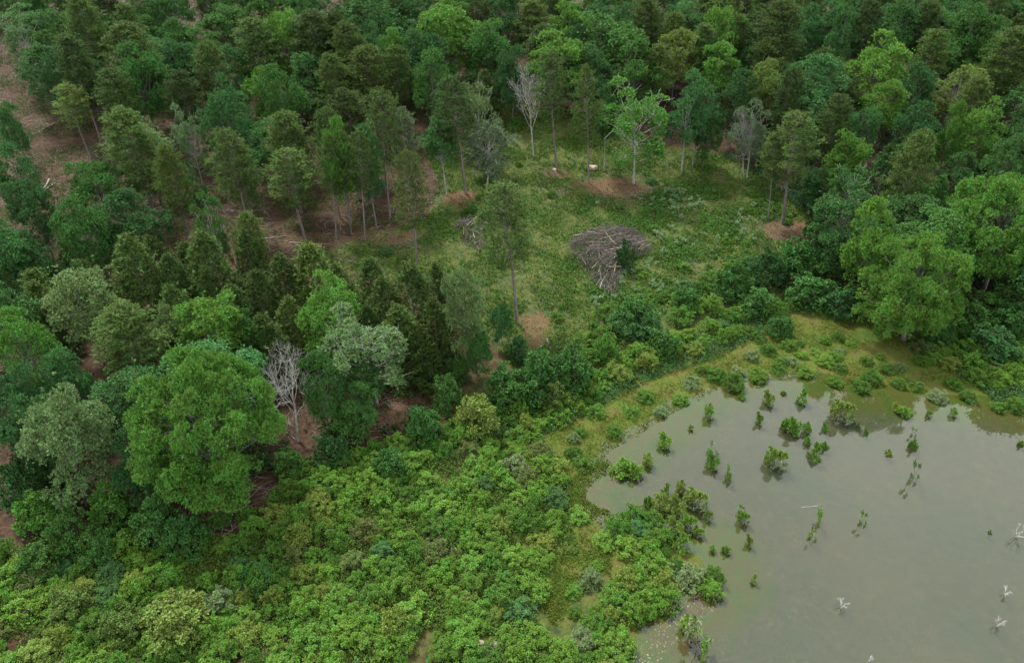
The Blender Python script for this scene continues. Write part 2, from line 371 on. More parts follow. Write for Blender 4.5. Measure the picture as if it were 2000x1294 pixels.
# ------------------------------------------------------------------ plant prototypes
def sph(n, zmin=-1.0):
    z = rng.uniform(zmin, 1, n); a = rng.uniform(0, 2 * math.pi, n); r = np.sqrt(1 - z * z)
    return np.stack([r * np.cos(a), r * np.sin(a), z], 1)
def limb(segs, p, q, r0, r1, bend=.15, n=4):
    p = np.array(p, float); q = np.array(q, float); L = np.linalg.norm(q - p); off = rng.normal(size=3) * L * bend
    pr = p
    for i in range(1, n + 1):
        t = i / n; c = p + (q - p) * t + off * math.sin(math.pi * t) * .6
        a = r0 + (r1 - r0) * (i - 1) / n; b = r0 + (r1 - r0) * t
        segs.append((pr, c, a, b)); pr = c
def make_broad(H=13., Rr=4.5, base=.16, lobes=26, sub=15, per=10, sparse=0., k=6, L=.26, W=.14, lumpy=.2, trunk_r=.2, lr0=.34, mtrunk=None, fill=.25):
    """a deciduous tree: big lobes carrying small clumps of leaf sprays, over limbs"""
    cz = H * (base + 1) / 2; rz = H * (1 - base) / 2; R3 = np.array([Rr, Rr, rz])
    g = math.pi * (3 - math.sqrt(5)); D = []
    for i in range(lobes):
        z = 1 - 1.7 * (i + .5) / lobes
        a = g * i + rng.uniform(-.5, .5); r = math.sqrt(max(0, 1 - z * z))
        D.append((r * math.cos(a), r * math.sin(a), z))
    D = unit(np.array(D) + rng.normal(size=(lobes, 3)) * .22); D[0] = unit(np.array([.15, .1, 1.])); D[1] = unit(D[1] + [0, 0, .5])
    lr = rng.uniform(.72, 1.3, lobes) * lr0 * Rr
    rad = 1 + rng.uniform(-lumpy * 1.6, lumpy * .8, lobes)
    C = D * (R3[None] - lr[:, None] * .8) * rad[:, None]; C[:, 2] += cz
    keep = rng.random(lobes) > sparse
    C, D, lr = C[keep], D[keep], lr[keep]
    out = []
    for c, d, r in zip(C, D, lr):
        ns = max(5, int(sub * (r / (Rr * lr0)) ** 1.6))
        sd_ = unit(sph(ns) + d * .55 + np.array([0, 0, .45]))
        sr = rng.uniform(.24, .44, ns) * r
        SC = c + sd_ * (r - sr * .5)[:, None] * rng.uniform(.7, 1.12, ns)[:, None] * np.array([1.15, 1.15, .8])
        for q, e, m in zip(SC, sd_, sr):
            n = max(5, int(per * (m / .5) ** 1.4 * 1.25))
            t = unit(sph(n) + e * .4 + np.array([0, 0, .35]))
            P = q + t * m * rng.uniform(.45, 1.12, n)[:, None] * np.array([1.1, 1.1, .75])
            out.append(sprays(P, t, k, L, W, 1.0, .05))
    n = int(len(C) * sub * per * fill * .3); i = rng.integers(0, len(C), n)
    P = C[i] * np.array([.9, .9, 1]) + rng.normal(size=(n, 3)) * lr[i][:, None] * .6
    out.append(sprays(P, unit(P - np.array([0, 0, cz])), k, L, W, .8, .05))
    segs = []
    tp = np.array([rng.uniform(-.3, .3), rng.uniform(-.3, .3), H * .8])
    limb(segs, (0, 0, -.4), tp, trunk_r, trunk_r * .25, .03, 8)
    for c in C:
        t = rng.uniform(.25, .7)
        st = np.array([0, 0, max(H * base * .9, min(c[2] - 1.0, tp[2] * (.35 + .5 * t)))])
        st[:2] = tp[:2] * st[2] / tp[2]
        limb(segs, st, c, trunk_r * .28, .02, .12, 4)
        if sparse > .05:
            for _ in range(4): limb(segs, c, c + rng.normal(size=3) * .9 + np.array([0, 0, .3]), .03, .01, .1, 2)
    return tubemesh("trunk", segs, mtrunk or M_wood, 6), leafmesh("crown", np.concatenate(out), M_leaf)
def make_pine(H=18., Rr=3.0, base=.5, n_br=92, per=7, conic=.35, seed=0):
    segs = []; tx = rng.uniform(-.3, .3)
    limb(segs, (0, 0, -.4), (tx, 0, H * .97), .19, .05, .015, 9)
    out = []
    for i in range(n_br):
        f = ((i + .5) / n_br) ** .85; z = H * (base + (1 - base) * f)
        prof = (1 - f ** 2.1) ** (.45 + conic) * (.5 + .5 * min(1, f * 3.5)) + .04
        L = Rr * prof * rng.uniform(.55, 1.15); a = i * 2.4 + rng.uniform(-.5, .5)
        up = rng.uniform(-.05, .35) + .45 * f
        d = np.array([math.cos(a), math.sin(a), up])
        p = np.array([tx * z / H, 0, z - .3]); q = p + d * L
        segs.append((p, q, .04, .012))
        m = max(2, int(per * (.35 + L / Rr)))
        t = rng.uniform(.45, 1.05, m)[:, None]
        side = np.array([-math.sin(a), math.cos(a), 0])
        P = p + d * L * t + side * rng.normal(size=(m, 1)) * L * .25 * t + rng.normal(size=(m, 3)) * .12
        P = np.repeat(P, 5, 0) + rng.normal(size=(m * 5, 3)) * np.array([.26, .26, .15])
        out.append(sprays(P, np.tile(unit(d * .6 + np.array([0, 0, .8])), (m * 5, 1)), 9, .29, .068, .9, .04))
    # a few dead stubs under the crown
    for i in range(9):
        z = H * rng.uniform(.22, base); a = rng.uniform(0, 6.28)
        segs.append(((tx * z / H, 0, z), (math.cos(a) * rng.uniform(.5, 1.3), math.sin(a) * .9, z + .1), .025, .008))
    return tubemesh("trunk", segs, M_pine, 7), leafmesh("crown", np.concatenate(out), M_needle)
def make_cedar(H=8., Rr=2.2, n=150):
    out = []
    for i in range(n):
        f = ((i + .5) / n) ** 1.35; a = i * 2.4 + rng.uniform(-.6, .6)
        r = Rr * (1 - f ** 1.5) ** .75 * rng.uniform(.6, 1.1)
        c = np.array([r * math.cos(a), r * math.sin(a), H * (.05 + .93 * f)])
        d = unit(np.array([math.cos(a), math.sin(a), 1.0])); m = rng.uniform(.28, .5) * (1.15 - .6 * f)
        q = 11; P = c + rng.normal(size=(q, 3)) * m * np.array([.8, .8, .75]) - np.outer(rng.uniform(0, .8, q), d) * m
        out.append(sprays(P, unit(d + rng.normal(size=(q, 3)) * .3), 9, .28, .065, .6, .04))
    segs = []; limb(segs, (0, 0, -.3), (0, 0, H * .95), .13, .02, .01, 5)
    for i in range(14):
        z = H * rng.uniform(.1, .75); b = rng.uniform(0, 6.28); l = Rr * (1 - z / H) * .9
        segs.append(((0, 0, z), (math.cos(b) * l, math.sin(b) * l, z + l * .5), .03, .01))
    return tubemesh("trunk", segs, M_pine, 6), leafmesh("crown", np.concatenate(out), M_needle)
def make_shrub(H=2.4, Rr=1.6, lobes=15, per=16, k=6, L=.14, W=.075, loose=.25, mat_=None, flat_=.55, twig=2):
    """an untidy many stemmed shrub: shoots of uneven length, each ending in small leafy clumps"""
    out = []; segs = []
    for i in range(lobes):
        a = rng.uniform(0, 6.28); q = math.sqrt((i + rng.uniform(0, .9)) / lobes)
        z = H * (1 - flat_ * q * q) * rng.uniform(.55, 1.12)
        ex = rng.uniform(.8, 1.15)
        c = np.array([Rr * .85 * q * ex * math.cos(a), Rr * .85 * q * ex * math.sin(a), z - .2])
        limb(segs, (rng.uniform(-.15, .15), rng.uniform(-.15, .15), -.15), c, .026, .012, .12, 3)
        r = rng.uniform(.2, .36) * Rr
        for _ in range(int(rng.integers(4, 8))):
            e = c + unit(rng.normal(size=3) + np.array([0, 0, .7])) * r * rng.uniform(.5, 1.25)
            if twig: limb(segs, c, e, .011, .005, .1, 2)
            m = rng.uniform(.28, .5) * r; n = max(3, int(per * (m / (Rr * .11)) ** 1.2))
            t = unit(sph(n) + np.array([0, 0, .5]))
            out.append(sprays(e + t * m * rng.uniform(.3, 1.15, n)[:, None], t, k, L, W, .75, .02))
    n = int(lobes * per * 5 * loose); a = rng.uniform(0, 6.28, n); q = np.sqrt(rng.random(n)) * Rr * 1.0
    z = H * (.7 * rng.random(n)) * (1.1 - .6 * (q / Rr) ** 2)
    P = np.stack([q * np.cos(a), q * np.sin(a), z], 1)
    out.append(sprays(P, unit(P * np.array([1, 1, .6]) + np.array([0, 0, .8])), k, L, W, .8, .04))
    return tubemesh("stems", segs, M_wood, 4), leafmesh("foliage", np.concatenate(out), mat_ or M_shrub)
def grow(segs, p, d, L, r, depth, spread=.5, up=.1, shrink=.72, nb=(2, 3)):
    p = np.array(p, float); d = unit(np.array(d, float))
    n = 3; q = p; dd = d
    for i in range(n):
        dd = unit(dd + rng.normal(size=3) * .13 + np.array([0, 0, up * .3])); e = q + dd * L / n
        segs.append((q, e, r * (1 - .3 * i / n), r * (1 - .3 * (i + 1) / n)))
        if depth > 0 and i > 0 and rng.random() < .55:
            grow(segs, e, unit(dd + rng.normal(size=3) * spread * 1.3), L * shrink * rng.uniform(.5, .8), r * .45, depth - 1, spread, up, shrink, nb)
        q = e
    if depth > 0:
        for _ in range(rng.integers(nb[0], nb[1] + 1)):
            grow(segs, q, unit(dd + rng.normal(size=3) * spread + np.array([0, 0, up])), L * shrink * rng.uniform(.8, 1.1), r * .62, depth - 1, spread, up, shrink, nb)
def make_dead(H=13., split=.35, r=.18, depth=4, spread=.5, up=.25, first=5):
    tr = []; limb(tr, (0, 0, -.3), (rng.uniform(-.4, .4), .1, H * split), r, r * .75, .03, 5)
    top = tr[-1][1]; br = []
    limb(tr, top, top + np.array([.2, 0, H * .3]), r * .7, r * .3, .06, 4)
    for i in range(first):
        t = i / first; a = i * 2.4 + .5
        st = top + (tr[-1][1] - top) * t * .9
        grow(br, st, (math.cos(a) * .6, math.sin(a) * .6, .8 + .5 * t), H * .22, r * .3, depth - 1, spread, up)
    z = max(s[1][2] for s in br)
    for L_ in (tr, br):
        for i, s in enumerate(L_):
            f = lambda q: np.array([q[0], q[1], q[2] * H / z])
            L_[i] = (f(s[0]), f(s[1]), s[2], s[3])
    return tubemesh("trunk", tr, M_dead, 7), tubemesh("branches", br, M_dead, 4)

PROTO = {}
def proto(kind, maker, n, ref, **kw):
    PROTO[kind] = ([maker(**{k: (v() if callable(v) else v) for k, v in kw.items()}) for _ in range(n)], ref)
proto('B', make_broad, 7, (13., 9.), H=13., Rr=4.5, base=.10, lobes=lambda: int(rng.integers(20, 30)), lumpy=lambda: rng.uniform(.2, .36), lr0=.34, L=.22, W=.12, k=7, fill=.7)
proto('G', make_broad, 2, (14., 15.), H=14., Rr=7.3, base=.03, lobes=105, sub=15, per=15, L=.165, W=.078, lumpy=.24, k=10, lr0=.185, trunk_r=.4, fill=.3)
proto('T', make_broad, 4, (14., 8.), H=14., Rr=4.0, base=.24, lobes=26, lumpy=.3, fill=.5, lr0=.3, L=.22, W=.12, mtrunk=M_birch)
proto('S', make_broad, 4, (14., 9.), H=14., Rr=4.5, base=.13, lobes=46, sparse=.2, lumpy=.33, L=.22, W=.12, lr0=.24, sub=12, fill=.3, mtrunk=M_birch)
proto('P', make_pine, 6, (18., 5.6), base=lambda: rng.uniform(.36, .5), conic=lambda: rng.uniform(.05, .3), n_br=86, per=5)
proto('Q', make_pine, 4, (18., 5.8), base=.34, n_br=110, conic=.1)          # pine in the closed forest, crown reaches lower
proto('C', make_cedar, 5, (8., 3.7))
proto('D', make_dead, 3, (13., 6.), depth=5, first=8, split=.3, spread=.55, up=.32)
proto('W', make_shrub, 6, (5., 5.2), H=5., Rr=2.6, lobes=24, per=15, L=.24, W=.13, flat_=.6)       # large shrub or young tree
proto('V', make_shrub, 9, (2.4, 3.4), H=2.4, Rr=1.7, lobes=lambda: int(rng.integers(13, 20)), L=.115, W=.06, k=7, per=20)
proto('E', make_shrub, 5, (1.15, 1.1), H=1.2, Rr=.7, lobes=9, per=8, k=6, L=.14, W=.055, flat_=.35, loose=.1)
proto('X', make_shrub, 3, (1.6, 1.0), H=1.6, Rr=.5, lobes=4, per=3, k=5, L=.17, W=.06, loose=.03)
KIND = dict(B=("broadleaf_tree", "broadleaf tree", "tree", "trunk", "crown"), G=("broadleaf_tree", "broadleaf tree", "tree", "trunk", "crown"),
            T=("broadleaf_tree", "broadleaf tree", "tree", "trunk", "crown"), S=("broadleaf_tree", "open crowned tree", "tree", "trunk", "crown"),
            P=("pine_tree", "pine", "pine tree", "trunk", "crown"), Q=("pine_tree", "pine", "pine tree", "trunk", "crown"),
            C=("cedar_tree", "cedar", "cedar tree", "trunk", "crown"), D=("dead_tree", "leafless dead tree", "dead tree", "trunk", "branches"),
            W=("large_shrub", "tall bush", "bush", "stems", "foliage"), V=("shrub", "shrub", "shrub", "stems", "foliage"),
            E=("water_shrub", "water shrub", "shrub", "stems", "foliage"),
            X=("water_sapling", "thin water sapling", "sapling", "stems", "foliage"))
SHCOL = dict(bright=(.072, .160, .017), mid=(.048, .115, .014), olive=(.074, .106, .026), yellow=(.105, .155, .024), teal=(.044, .116, .032), pale=(.100, .150, .055))
THINGS = []   # (root, kind, colour, u, v of the crown middle)
_cnt = {}
def plant(kind, x, y, z, h, wid, colour, tilt=(0, 0), label=None, group=None, vary=.12):
    ps, (rh, rw) = PROTO[kind]
    i = _cnt.get(kind, random.randrange(9)); _cnt[kind] = i + 1
    tm, cm = ps[i % len(ps)]
    nm, noun, cat, pn, cn = KIND[kind]
    root = bpy.data.objects.new(nm, None); sc.collection.objects.link(root)
    root.empty_display_size = .5
    root.location = (x, y, z); root.scale = (wid / rw, wid / rw, h / rh)
    root.rotation_euler = (tilt[0], tilt[1], random.uniform(0, 6.28) if tilt == (0, 0) else 0)
    c = SHCOL.get(colour, COL[colour]) if kind in 'VEX' else COL[colour]; b = 1 + random.uniform(-vary, vary); g = random.uniform(-.06, .06)
    c = (c[0] * b * (1 + g * 1.6), c[1] * b, c[2] * b * (1 - g))
    link(pn, tm, root); link(cn, cm, root, c)
    tag(root, label, cat, group)
    u, v, _ = project(x, y, z + h * .62)
    THINGS.append((root, kind, colour, u, v, x, y, h))
    return root
def by_top(kind, colour, u, v, wpx, h, label=None, group=None):
    x, y, z = hit(u, v, h * .97)
    dep = project(x, y, z + h * .7)[2]
    return plant(kind, x, y, z, h, wpx * dep / FPX, colour, label=label, group=group)
def by_base(kind, colour, ut, vt, ub, vb, wpx, label=None, group=None, wat=False):
    x, y, z = hit(ub, vb, 0, wat)
    lo, hi = .2, 40
    for _ in range(30):
        m = (lo + hi) / 2
        if project(x, y, z + m)[1] > vt: lo = m
        else: hi = m
    h = lo; ux, _, dep = project(x, y, z + h)
    ty = max(-.16, min(.16, math.atan((ut - ux) * dep / FPX / h)))
    dep = project(x, y, z + h * .7)[2]
    return plant(kind, x, y, z, h * 1.02, wpx * dep / FPX, colour, tilt=(0, ty), label=label, group=group)
exec_lists = None
#LISTS
TREES = [
 # kind colour u_top v_top width_px height_m [label]
 ('S','pale',28,32,80,13),('B','teal',88,14,100,13),('B','mid',160,14,95,13),('B','teal',85,103,105,12),('B','teal',152,102,70,11),
 ('Q','olive',240,52,100,17),('Q','olive',215,140,80,15),('B','mid',255,95,100,16),('B','teal',330,76,80,12),
 ('Q','olive',400,88,70,15),('B','teal',448,95,65,12),('Q','olive',492,42,95,16),('B','bright',545,14,90,17),('Q','darkolive',607,28,100,17),
 ('Q','darkolive',655,32,65,16),('B','bright',502,133,80,12),('B','mid',540,150,95,15),('B','teal',428,168,95,16),('B','teal',530,240,105,11),
 ('B','teal',600,103,95,13),('Q','olive',645,112,70,15),('S','pale',355,210,62,13),('B','pale',265,245,115,12),
 ('Q','olive',322,292,65,14),('B','mid',168,312,115,12),('B','mid',140,385,105,13),('B','dark',240,392,120,10),('B','teal',372,340,45,7),
 ('P','olive',440,262,85,16),('S','mid',398,390,66,12),('Q','olive',480,420,60,10),
 ('Q','olive',632,218,62,16),('B','bright',655,245,66,16),('Q','teal',712,250,55,15),
 ('B','teal',3,200,50,10),('B','teal',8,285,80,12),('B','dark',35,345,95,12),('B','teal',-20,430,110,12),
 ('Q','darkolive',655,28,60,16),('B','teal',722,3,120,15),('B','teal',722,60,66,14),('B','bright',762,64,62,13),('Q','olive',772,95,64,14),
 ('B','teal',806,58,80,13),('Q','olive',714,95,85,15),('B','mid',842,100,82,15),('B','bright',866,3,125,16),('B','mid',955,45,95,14),
 ('C','darkolive',946,140,58,9),('B','dark',992,8,80,13),('Q','olive',1040,5,75,14),('B','bright',1112,6,85,13),('C','darkolive',1108,50,56,9),
 ('B','bright',1082,70,125,14),('B','mid',1190,30,135,15),('Q','olive',1290,92,64,13),('B','yellow',1330,64,90,13),('B','teal',1335,6,85,13),
 ('B','teal',1225,6,70,13),('B','mid',1245,95,90,13),('B','dark',1160,100,90,12),('B','dark',1130,55,60,12),('B','dark',1000,90,70,13),
 ('B','teal',1398,155,2,13),
 ('B','teal',1378,37,62,12),('B','bright',1420,6,85,16),('Q','darkolive',1442,36,66,14),('Q','darkolive',1532,8,95,17),
 ('B','teal',1590,8,66,14),('B','teal',1552,76,66,9),('B','teal',1662,8,68,16),('Q','darkolive',1705,6,66,16),('B','teal',1762,6,92,15),
 ('Q','darkolive',1822,8,70,15),('B','mid',1915,8,105,17),('Q','olive',1990,62,95,17),('B','bright',1410,88,78,12),
 ('B','teal',1478,80,60,11),('B','yellow',1505,116,74,13),('B','teal',1602,126,118,14),('B','bright',1726,78,112,14),
 ('B','bright',1742,165,84,11),('B','mid',1840,66,84,13),('S','yellow',1890,127,92,13),('B','dark',1800,130,80,13),('B','teal',1700,205,62,12),
 ('B','dark',1812,200,85,14),('B','bright',1872,215,40,12),('B','bright',1932,206,92,13),('B','teal',1990,272,75,12),
 ('Q','darkolive',1642,190,66,14),('B','bright',1668,260,76,11),('S','mid',1672,330,100,10),('C','dark',1742,290,78,12),
 ('B','mid',1790,345,80,9),('C','mid',1842,345,54,9),('B','dark',1845,420,70,7),
 ('B','dark',1560,150,70,12),('B','dark',1450,150,80,12),('B','dark',1390,225,60,9),('B','dark',1580,250,60,10),('B','dark',1600,330,60,7),
 ('B','dark',1960,350,80,10),('B','dark',1780,260,60,10),('B','teal',2040,150,100,13),('B','dark',1885,310,70,8),
 # lower left forest
 ('B','dark',42,467,88,9),('C','olive',247,465,110,11),('C','olive',392,458,105,11),('C','olive',476,452,70,9),('C','olive',600,480,105,10),
 ('C','darkolive',500,532,76,9),('C','olive',400,526,60,8),('C','darkolive',325,500,80,9),('C','olive',330,560,80,8),('C','olive',60,530,90,8),
 ('C','darkolive',545,500,80,9),('C','olive',655,520,80,9),('C','darkolive',450,560,80,8),('C','olive',560,585,70,8),('C','darkolive',510,620,90,8),
 ('B','pale',132,542,135,11),('B','teal',158,518,60,10),('B','bright',18,612,110,12),('Q','olive',228,606,125,12),
 ('B','bright',400,578,140,11),('B','pale',312,600,62,9),('B','mid',478,622,74,8),('B','bright',632,552,118,11),
 ('B','teal',112,695,90,9),('B','dark',20,720,110,10),('C','darkolive',300,640,80,8),
 ('B','mid',616,696,86,10),('B','dark',30,785,125,10),
 ('C','darkolive',800,522,110,11),('C','darkolive',745,545,90,10),('C','olive',775,600,100,9),('C','darkolive',845,590,80,9),('C','darkolive',850,520,60,8),
 ('C','darkolive',820,640,80,7),('C','darkolive',715,600,70,8),
 ('B','teal',980,592,44,6),('B','mid',700,760,70,6),('B','dark',250,855,110,8),
 ('B','dark',700,690,90,8),('B','mid',930,640,60,7),
]
GROUPNAME = dict(P="pines of the forest", Q="pines of the forest", B="broadleaf trees of the forest", T="broadleaf trees of the forest",
                 S="broadleaf trees of the forest", G="broadleaf trees of the forest", C="cedars of the forest", D="dead trees",
                 W="tall bushes round the pond", V="shrubs of the pond side thicket", E="shrubs standing in the pond", X="saplings standing in the pond")
for t in TREES:
    if t[4] < 5: continue
    by_top(*t[:6])
# trees whose foot or role is plain in the photograph
HAND = [
 ('P','olive',1075,107,1087,330,70,"tall olive pine just right of the upper dead tree, foot in a bare soil ring"),
 ('P','olive',1143,132,1150,357,60,"tall dark crowned pine with long bare trunk left of the tan boulder"),
 ('T','dark',1186,170,1180,335,50,"thin dark tree with pale stem between the boulder and the spreading yellowish tree"),
 ('S','bright',1240,160,1237,358,135,"spreading light green tree with white trunk at the top of the clearing"),
 ('T','teal',1350,155,1331,335,80,"blue green tree with two pale stems at the back edge of the clearing"),
 ('T','teal',1372,165,1352,325,70,"blue green tree right behind the double stemmed one at the back of the clearing"),
 ('S','grey',1470,208,1458,350,75,"half dead greyish tree with twin white stems at the right of the clearing"),
 ('P','olive',1555,222,1528,437,95,"broad olive pine standing in the bare soil at the right of the clearing"),
 ('P','olive',1512,260,1500,430,50,"slim pine close to the left side of the broad olive pine"),
 ('P','olive',985,362,1010,632,112,"solitary tall pine in the middle of the clearing left of the brush pile"),
 ('P','darkolive',880,155,910,378,85,"tall leaning pine with long bare trunk at the left edge of the clearing"),
 ('T','teal',850,225,872,380,75,"slender blue green tree with pale stem left of the leaning pine"),
 ('S','grey',958,235,950,370,105,"pale leaved tree with white trunk behind the solitary pine"),
 ('S','pale',932,165,935,330,80,"silvery leaved tree between the leaning pine and the upper dead tree"),
 ('P','yellow',130,168,178,308,62,"small yellowish pine with thin leaning trunk beside the red slope"),
 ('B','mid',305,102,300,246,66,"narrow fresh green tree among the upper left pines"),
 ('P','olive',455,280,502,466,84,"leaning pine with bare trunk over the red forest floor"),
 ('P','olive',556,296,596,466,98,"bushy olive pine at the lower edge of the red forest floor"),
 ('P','olive',640,268,657,466,56,"first pine from the left in the row at the edge of the clearing"),
 ('P','olive',668,262,685,446,56,"second pine from the left in the row at the edge of the clearing"),
 ('P','olive',700,262,713,468,60,"third pine from the left in the row at the edge of the clearing"),
 ('P','olive',745,182,762,425,80,"fourth pine in the row, with the thickest crown"),
 ('P','grey',785,215,797,402,66,"last pine on the right of the row at the clearing edge"),
 ('B','pale',893,515,930,728,84,"ragged pale tree with dead limbs left of the solitary pine"),
 ('S','pale',692,612,738,790,155,"large yellowish pale tree right of the bleached dead tree"),
 ('B','pale',160,757,170,985,150,"rounded pale green tree left of the largest tree"),
 ('G','bright',412,705,425,972,262,"largest tree, a broad bright green dome in the lower left forest"),
 ('G','bright',1768,476,1765,664,192,"large bright green tree overhanging the head of the pond"),
 ('G','bright',1918,342,1920,565,195,"big bright green tree at the right edge above the pond"),
 ('B','bright',1688,408,1680,600,90,"upright light green tree at the left of the overhanging pond tree"),
 ('D','grey',1018,115,1042,307,60,"tall leafless white tree at the top left corner of the clearing"),
 ('D','grey',1440,205,1452,346,42,"small bare white tree at the right back edge of the clearing"),
 ('D','grey',538,672,582,862,98,"bleached leafless dead tree beside the largest tree"),
 ('D','grey',676,8,682,62,32,"small white dead tree at the top edge left of the middle"),
 ('D','grey',1637,255,1622,310,16,"thin white leaning snag in the right forest"),
]
LAND = []   # landmarks: (u, v, phrase)
for k, c, ut, vt, ub, vb, wpx, lab in HAND:
    by_base(k, c, ut, vt, ub, vb, wpx, label=lab)
# tall bushes and young trees between clearing, forest and pond
BUSH = [('W','mid',870,742,60,4),('W','mid',822,800,70,4),('W','yellow',932,778,84,4.5),('W','mid',990,722,90,4.5),('W','mid',1050,700,100,5),('W','mid',1112,690,90,4.5),
 ('W','mid',1252,592,90,3.6),('W','teal',1215,612,60,3),('W','mid',1345,562,60,3),('W','mid',1300,650,60,3),('W','mid',1440,522,75,4.5),('W','dark',1505,500,70,4.5),
 ('W','mid',1560,478,90,5),('W','mid',1612,482,90,5),('W','mid',1590,540,90,4),('W','dark',1660,560,80,4),('W','mid',1480,570,70,3),
 ('W','bright',1185,660,50,3),('W','teal',1015,662,40,3),('W','mid',890,700,50,3),('W','mid',670,800,80,4),('W','dark',640,850,70,3.5),
 ('W','bright',60,975,85,3.5),('W','bright',200,960,80,3.5),('W','mid',120,1010,80,4),('W','mid',290,985,90,4.5),('W','mid',340,1010,90,4),('W','dark',20,900,90,6),
 ('W','bright',40,840,40,6),('W','mid',180,1050,80,2.6),('W','mid',60,1080,80,2.4),('W','yellow',330,1190,130,3),('W','olive',230,1200,90,2.4),
 ('W','mid',1880,560,70,3.5),('W','mid',1960,570,80,4),('W','mid',1840,620,60,3),('W','dark',870,560,50,4),('W','dark',1225,475,40,4),
 ('W','olive',130,1160,90,2.2),('W','mid',500,1110,80,2),('W','mid',1900,600,80,3.5),('W','mid',1985,600,80,3.5),('W','dark',1950,650,90,3),
 ('W','mid',1920,470,80,5),('W','mid',925,398,46,2.4),('W','mid',1530,620,50,2.6),('W','olive',1080,755,60,3),
 ('W','dark',1620,420,80,5),('W','dark',1700,470,80,5),('W','dark',1840,480,80,5),('W','mid',560,880,60,3),('W','mid',760,880,60,3)]
for t in BUSH: by_top(*t)
# individual shrubs standing in or at the water, placed by their foot
ES = [(1500,785,24,26),(1567,783,24,34),(1532,768,12,10),(1385,812,22,34),(1350,838,10,12),(1483,824,15,24),(1450,775,18,16),
 (1550,838,40,42),(1578,842,18,26),(1645,815,46,48),(1612,838,14,16),(1592,890,32,34),(1613,872,18,18),(1578,866,16,18),(1517,905,44,44),
 (1390,908,28,30),(1423,938,16,20),(1767,806,28,22),(1862,810,15,20),(1815,812,12,14),(1692,846,10,10),(1677,832,10,9),(1786,872,18,26),
 (1737,886,16,10),(1453,1018,24,28),(1463,1062,15,22),(1473,1136,14,20),(1420,1076,18,20),(1392,1076,14,14),(1384,1012,18,24),
 (1296,868,28,26),(1300,962,20,26),(1270,985,22,30),(1330,960,24,30),(1360,985,46,42),(1320,1000,36,38),(1210,920,44,30),(1240,922,40,34),
 (1265,905,24,26),(1345,1030,34,36),(1315,1040,34,36),(1330,1070,38,36),(1995,868,12,14),(1935,1040,8,6),(1365,1045,22,22),(1750,800,18,16)]
for u, v, wp, hp in ES: by_base('E', random.choice(['bright','yellow','bright']), u, v - hp * .6, u, v, wp * .78, wat=True)
XS = [(1787,936,18,46),(1588,1052,16,26),(1605,1020,22,36),(1687,1022,16,32),(1392,885,22,26),(1425,925,14,26),(1450,1000,16,18),
 (1360,1260,50,60),(1380,1290,30,46),(1785,850,12,20),(1345,1235,40,36)]
for u, v, wp, hp in XS: by_base('X', random.choice(['pale','bright']), u, v - hp, u, v, wp, wat=True)

# ------------------------------------------------------------------ the shrub thicket
def inside(P, u, v):
    c = False; n = len(P)
    for i in range(n):
        a, b = P[i], P[(i + 1) % n]
        if (a[1] > v) != (b[1] > v) and u < (b[0] - a[0]) * (v - a[1]) / (b[1] - a[1]) + a[0]: c = not c
    return c
THICK = [[(-60,1330),(-60,1080),(60,1090),(200,1070),(330,1080),(400,1060),(480,1040),(520,990),(560,930),(620,890),(700,890),(780,860),(850,830),(900,850),
          (980,850),(1050,860),(1100,900),(1118,940),(1110,1000),(1130,1080),(1060,1110),(1075,1150),(1040,1190),(1060,1240),(1090,1330)],
         [(1190,1150),(1250,1110),(1330,1095),(1400,1120),(1395,1150),(1330,1195),(1260,1245),(1190,1330),(1110,1330),(1120,1230)],
         [(860,850),(940,790),(1060,760),(1180,720),(1300,660),(1380,640),(1480,590),(1540,580),(1600,600),(1480,660),(1400,700),(1280,740),(1200,780),(1130,820),(1040,860)],
         [(1780,680),(1840,640),(1900,610),(2060,600),(2060,760),(1960,800),(1900,750),(1850,720)],
         [(1200,1010),(1290,990),(1300,1080),(1210,1090)]]
SCAT = [(1470,690),(1500,680),(1560,665),(1590,680),(1440,720),(1480,730),(1520,715),(1400,730),(1545,700),(1570,720),(1610,700),(1640,715),
        (1660,665),(1660,720),(1690,700),(1700,735),(1730,715),(1760,720),(1755,745),(1790,750),(1720,690),(1610,660),(1800,700),(1350,745),(1330,775),(1290,800),
        (1230,800),(1260,770),(1200,840),(1160,800),(1120,850),(1430,745),(1480,655),(1830,770),(1860,745),(1890,770),(1630,740),(1680,750),(1950,790),(1985,790),
        (1140,900),(1120,880),(1640,680),(430,1010),(400,985),(480,1000),(700,1000)]
placed = []
def try_shrub(x, y, rmin, colour=None, hh=None):
    for a, b, r in placed:
        if (a - x) ** 2 + (b - y) ** 2 < (rmin * .5 + r * .5) ** 2: return False
    if sdist(WATER, x, y) < -1.2 and colour is None: return False
    z = max(gz(x, y), -.05)
    wd = rmin * random.uniform(1.15, 1.55)
    h = hh or wd * random.uniform(.34, .56)
    c = colour or random.choices(['bright', 'mid', 'olive', 'yellow', 'teal', 'pale'], [54, 26, 8, 4, 5, 3])[0]
    plant('V', x, y, z, h, wd, c, vary=.12)
    placed.append((x, y, rmin)); return True
nshrub = 0
SCAT += [(1150,1130),(1125,1190),(1180,1050),(1140,1240),(1100,1270),(1150,1290),(1165,1100),(1120,1150),(1170,1215),(1130,1000)]
SCAT += [(u + random.uniform(-26, 26), v + random.uniform(-12, 12)) for u, v in SCAT[:58]]
for u, v in SCAT:
    x, y, z = hit(u, v + 8, 0, True)
    nshrub += try_shrub(x, y, random.uniform(.9, 1.7), random.choice(['bright', 'mid', 'mid', 'pale']))
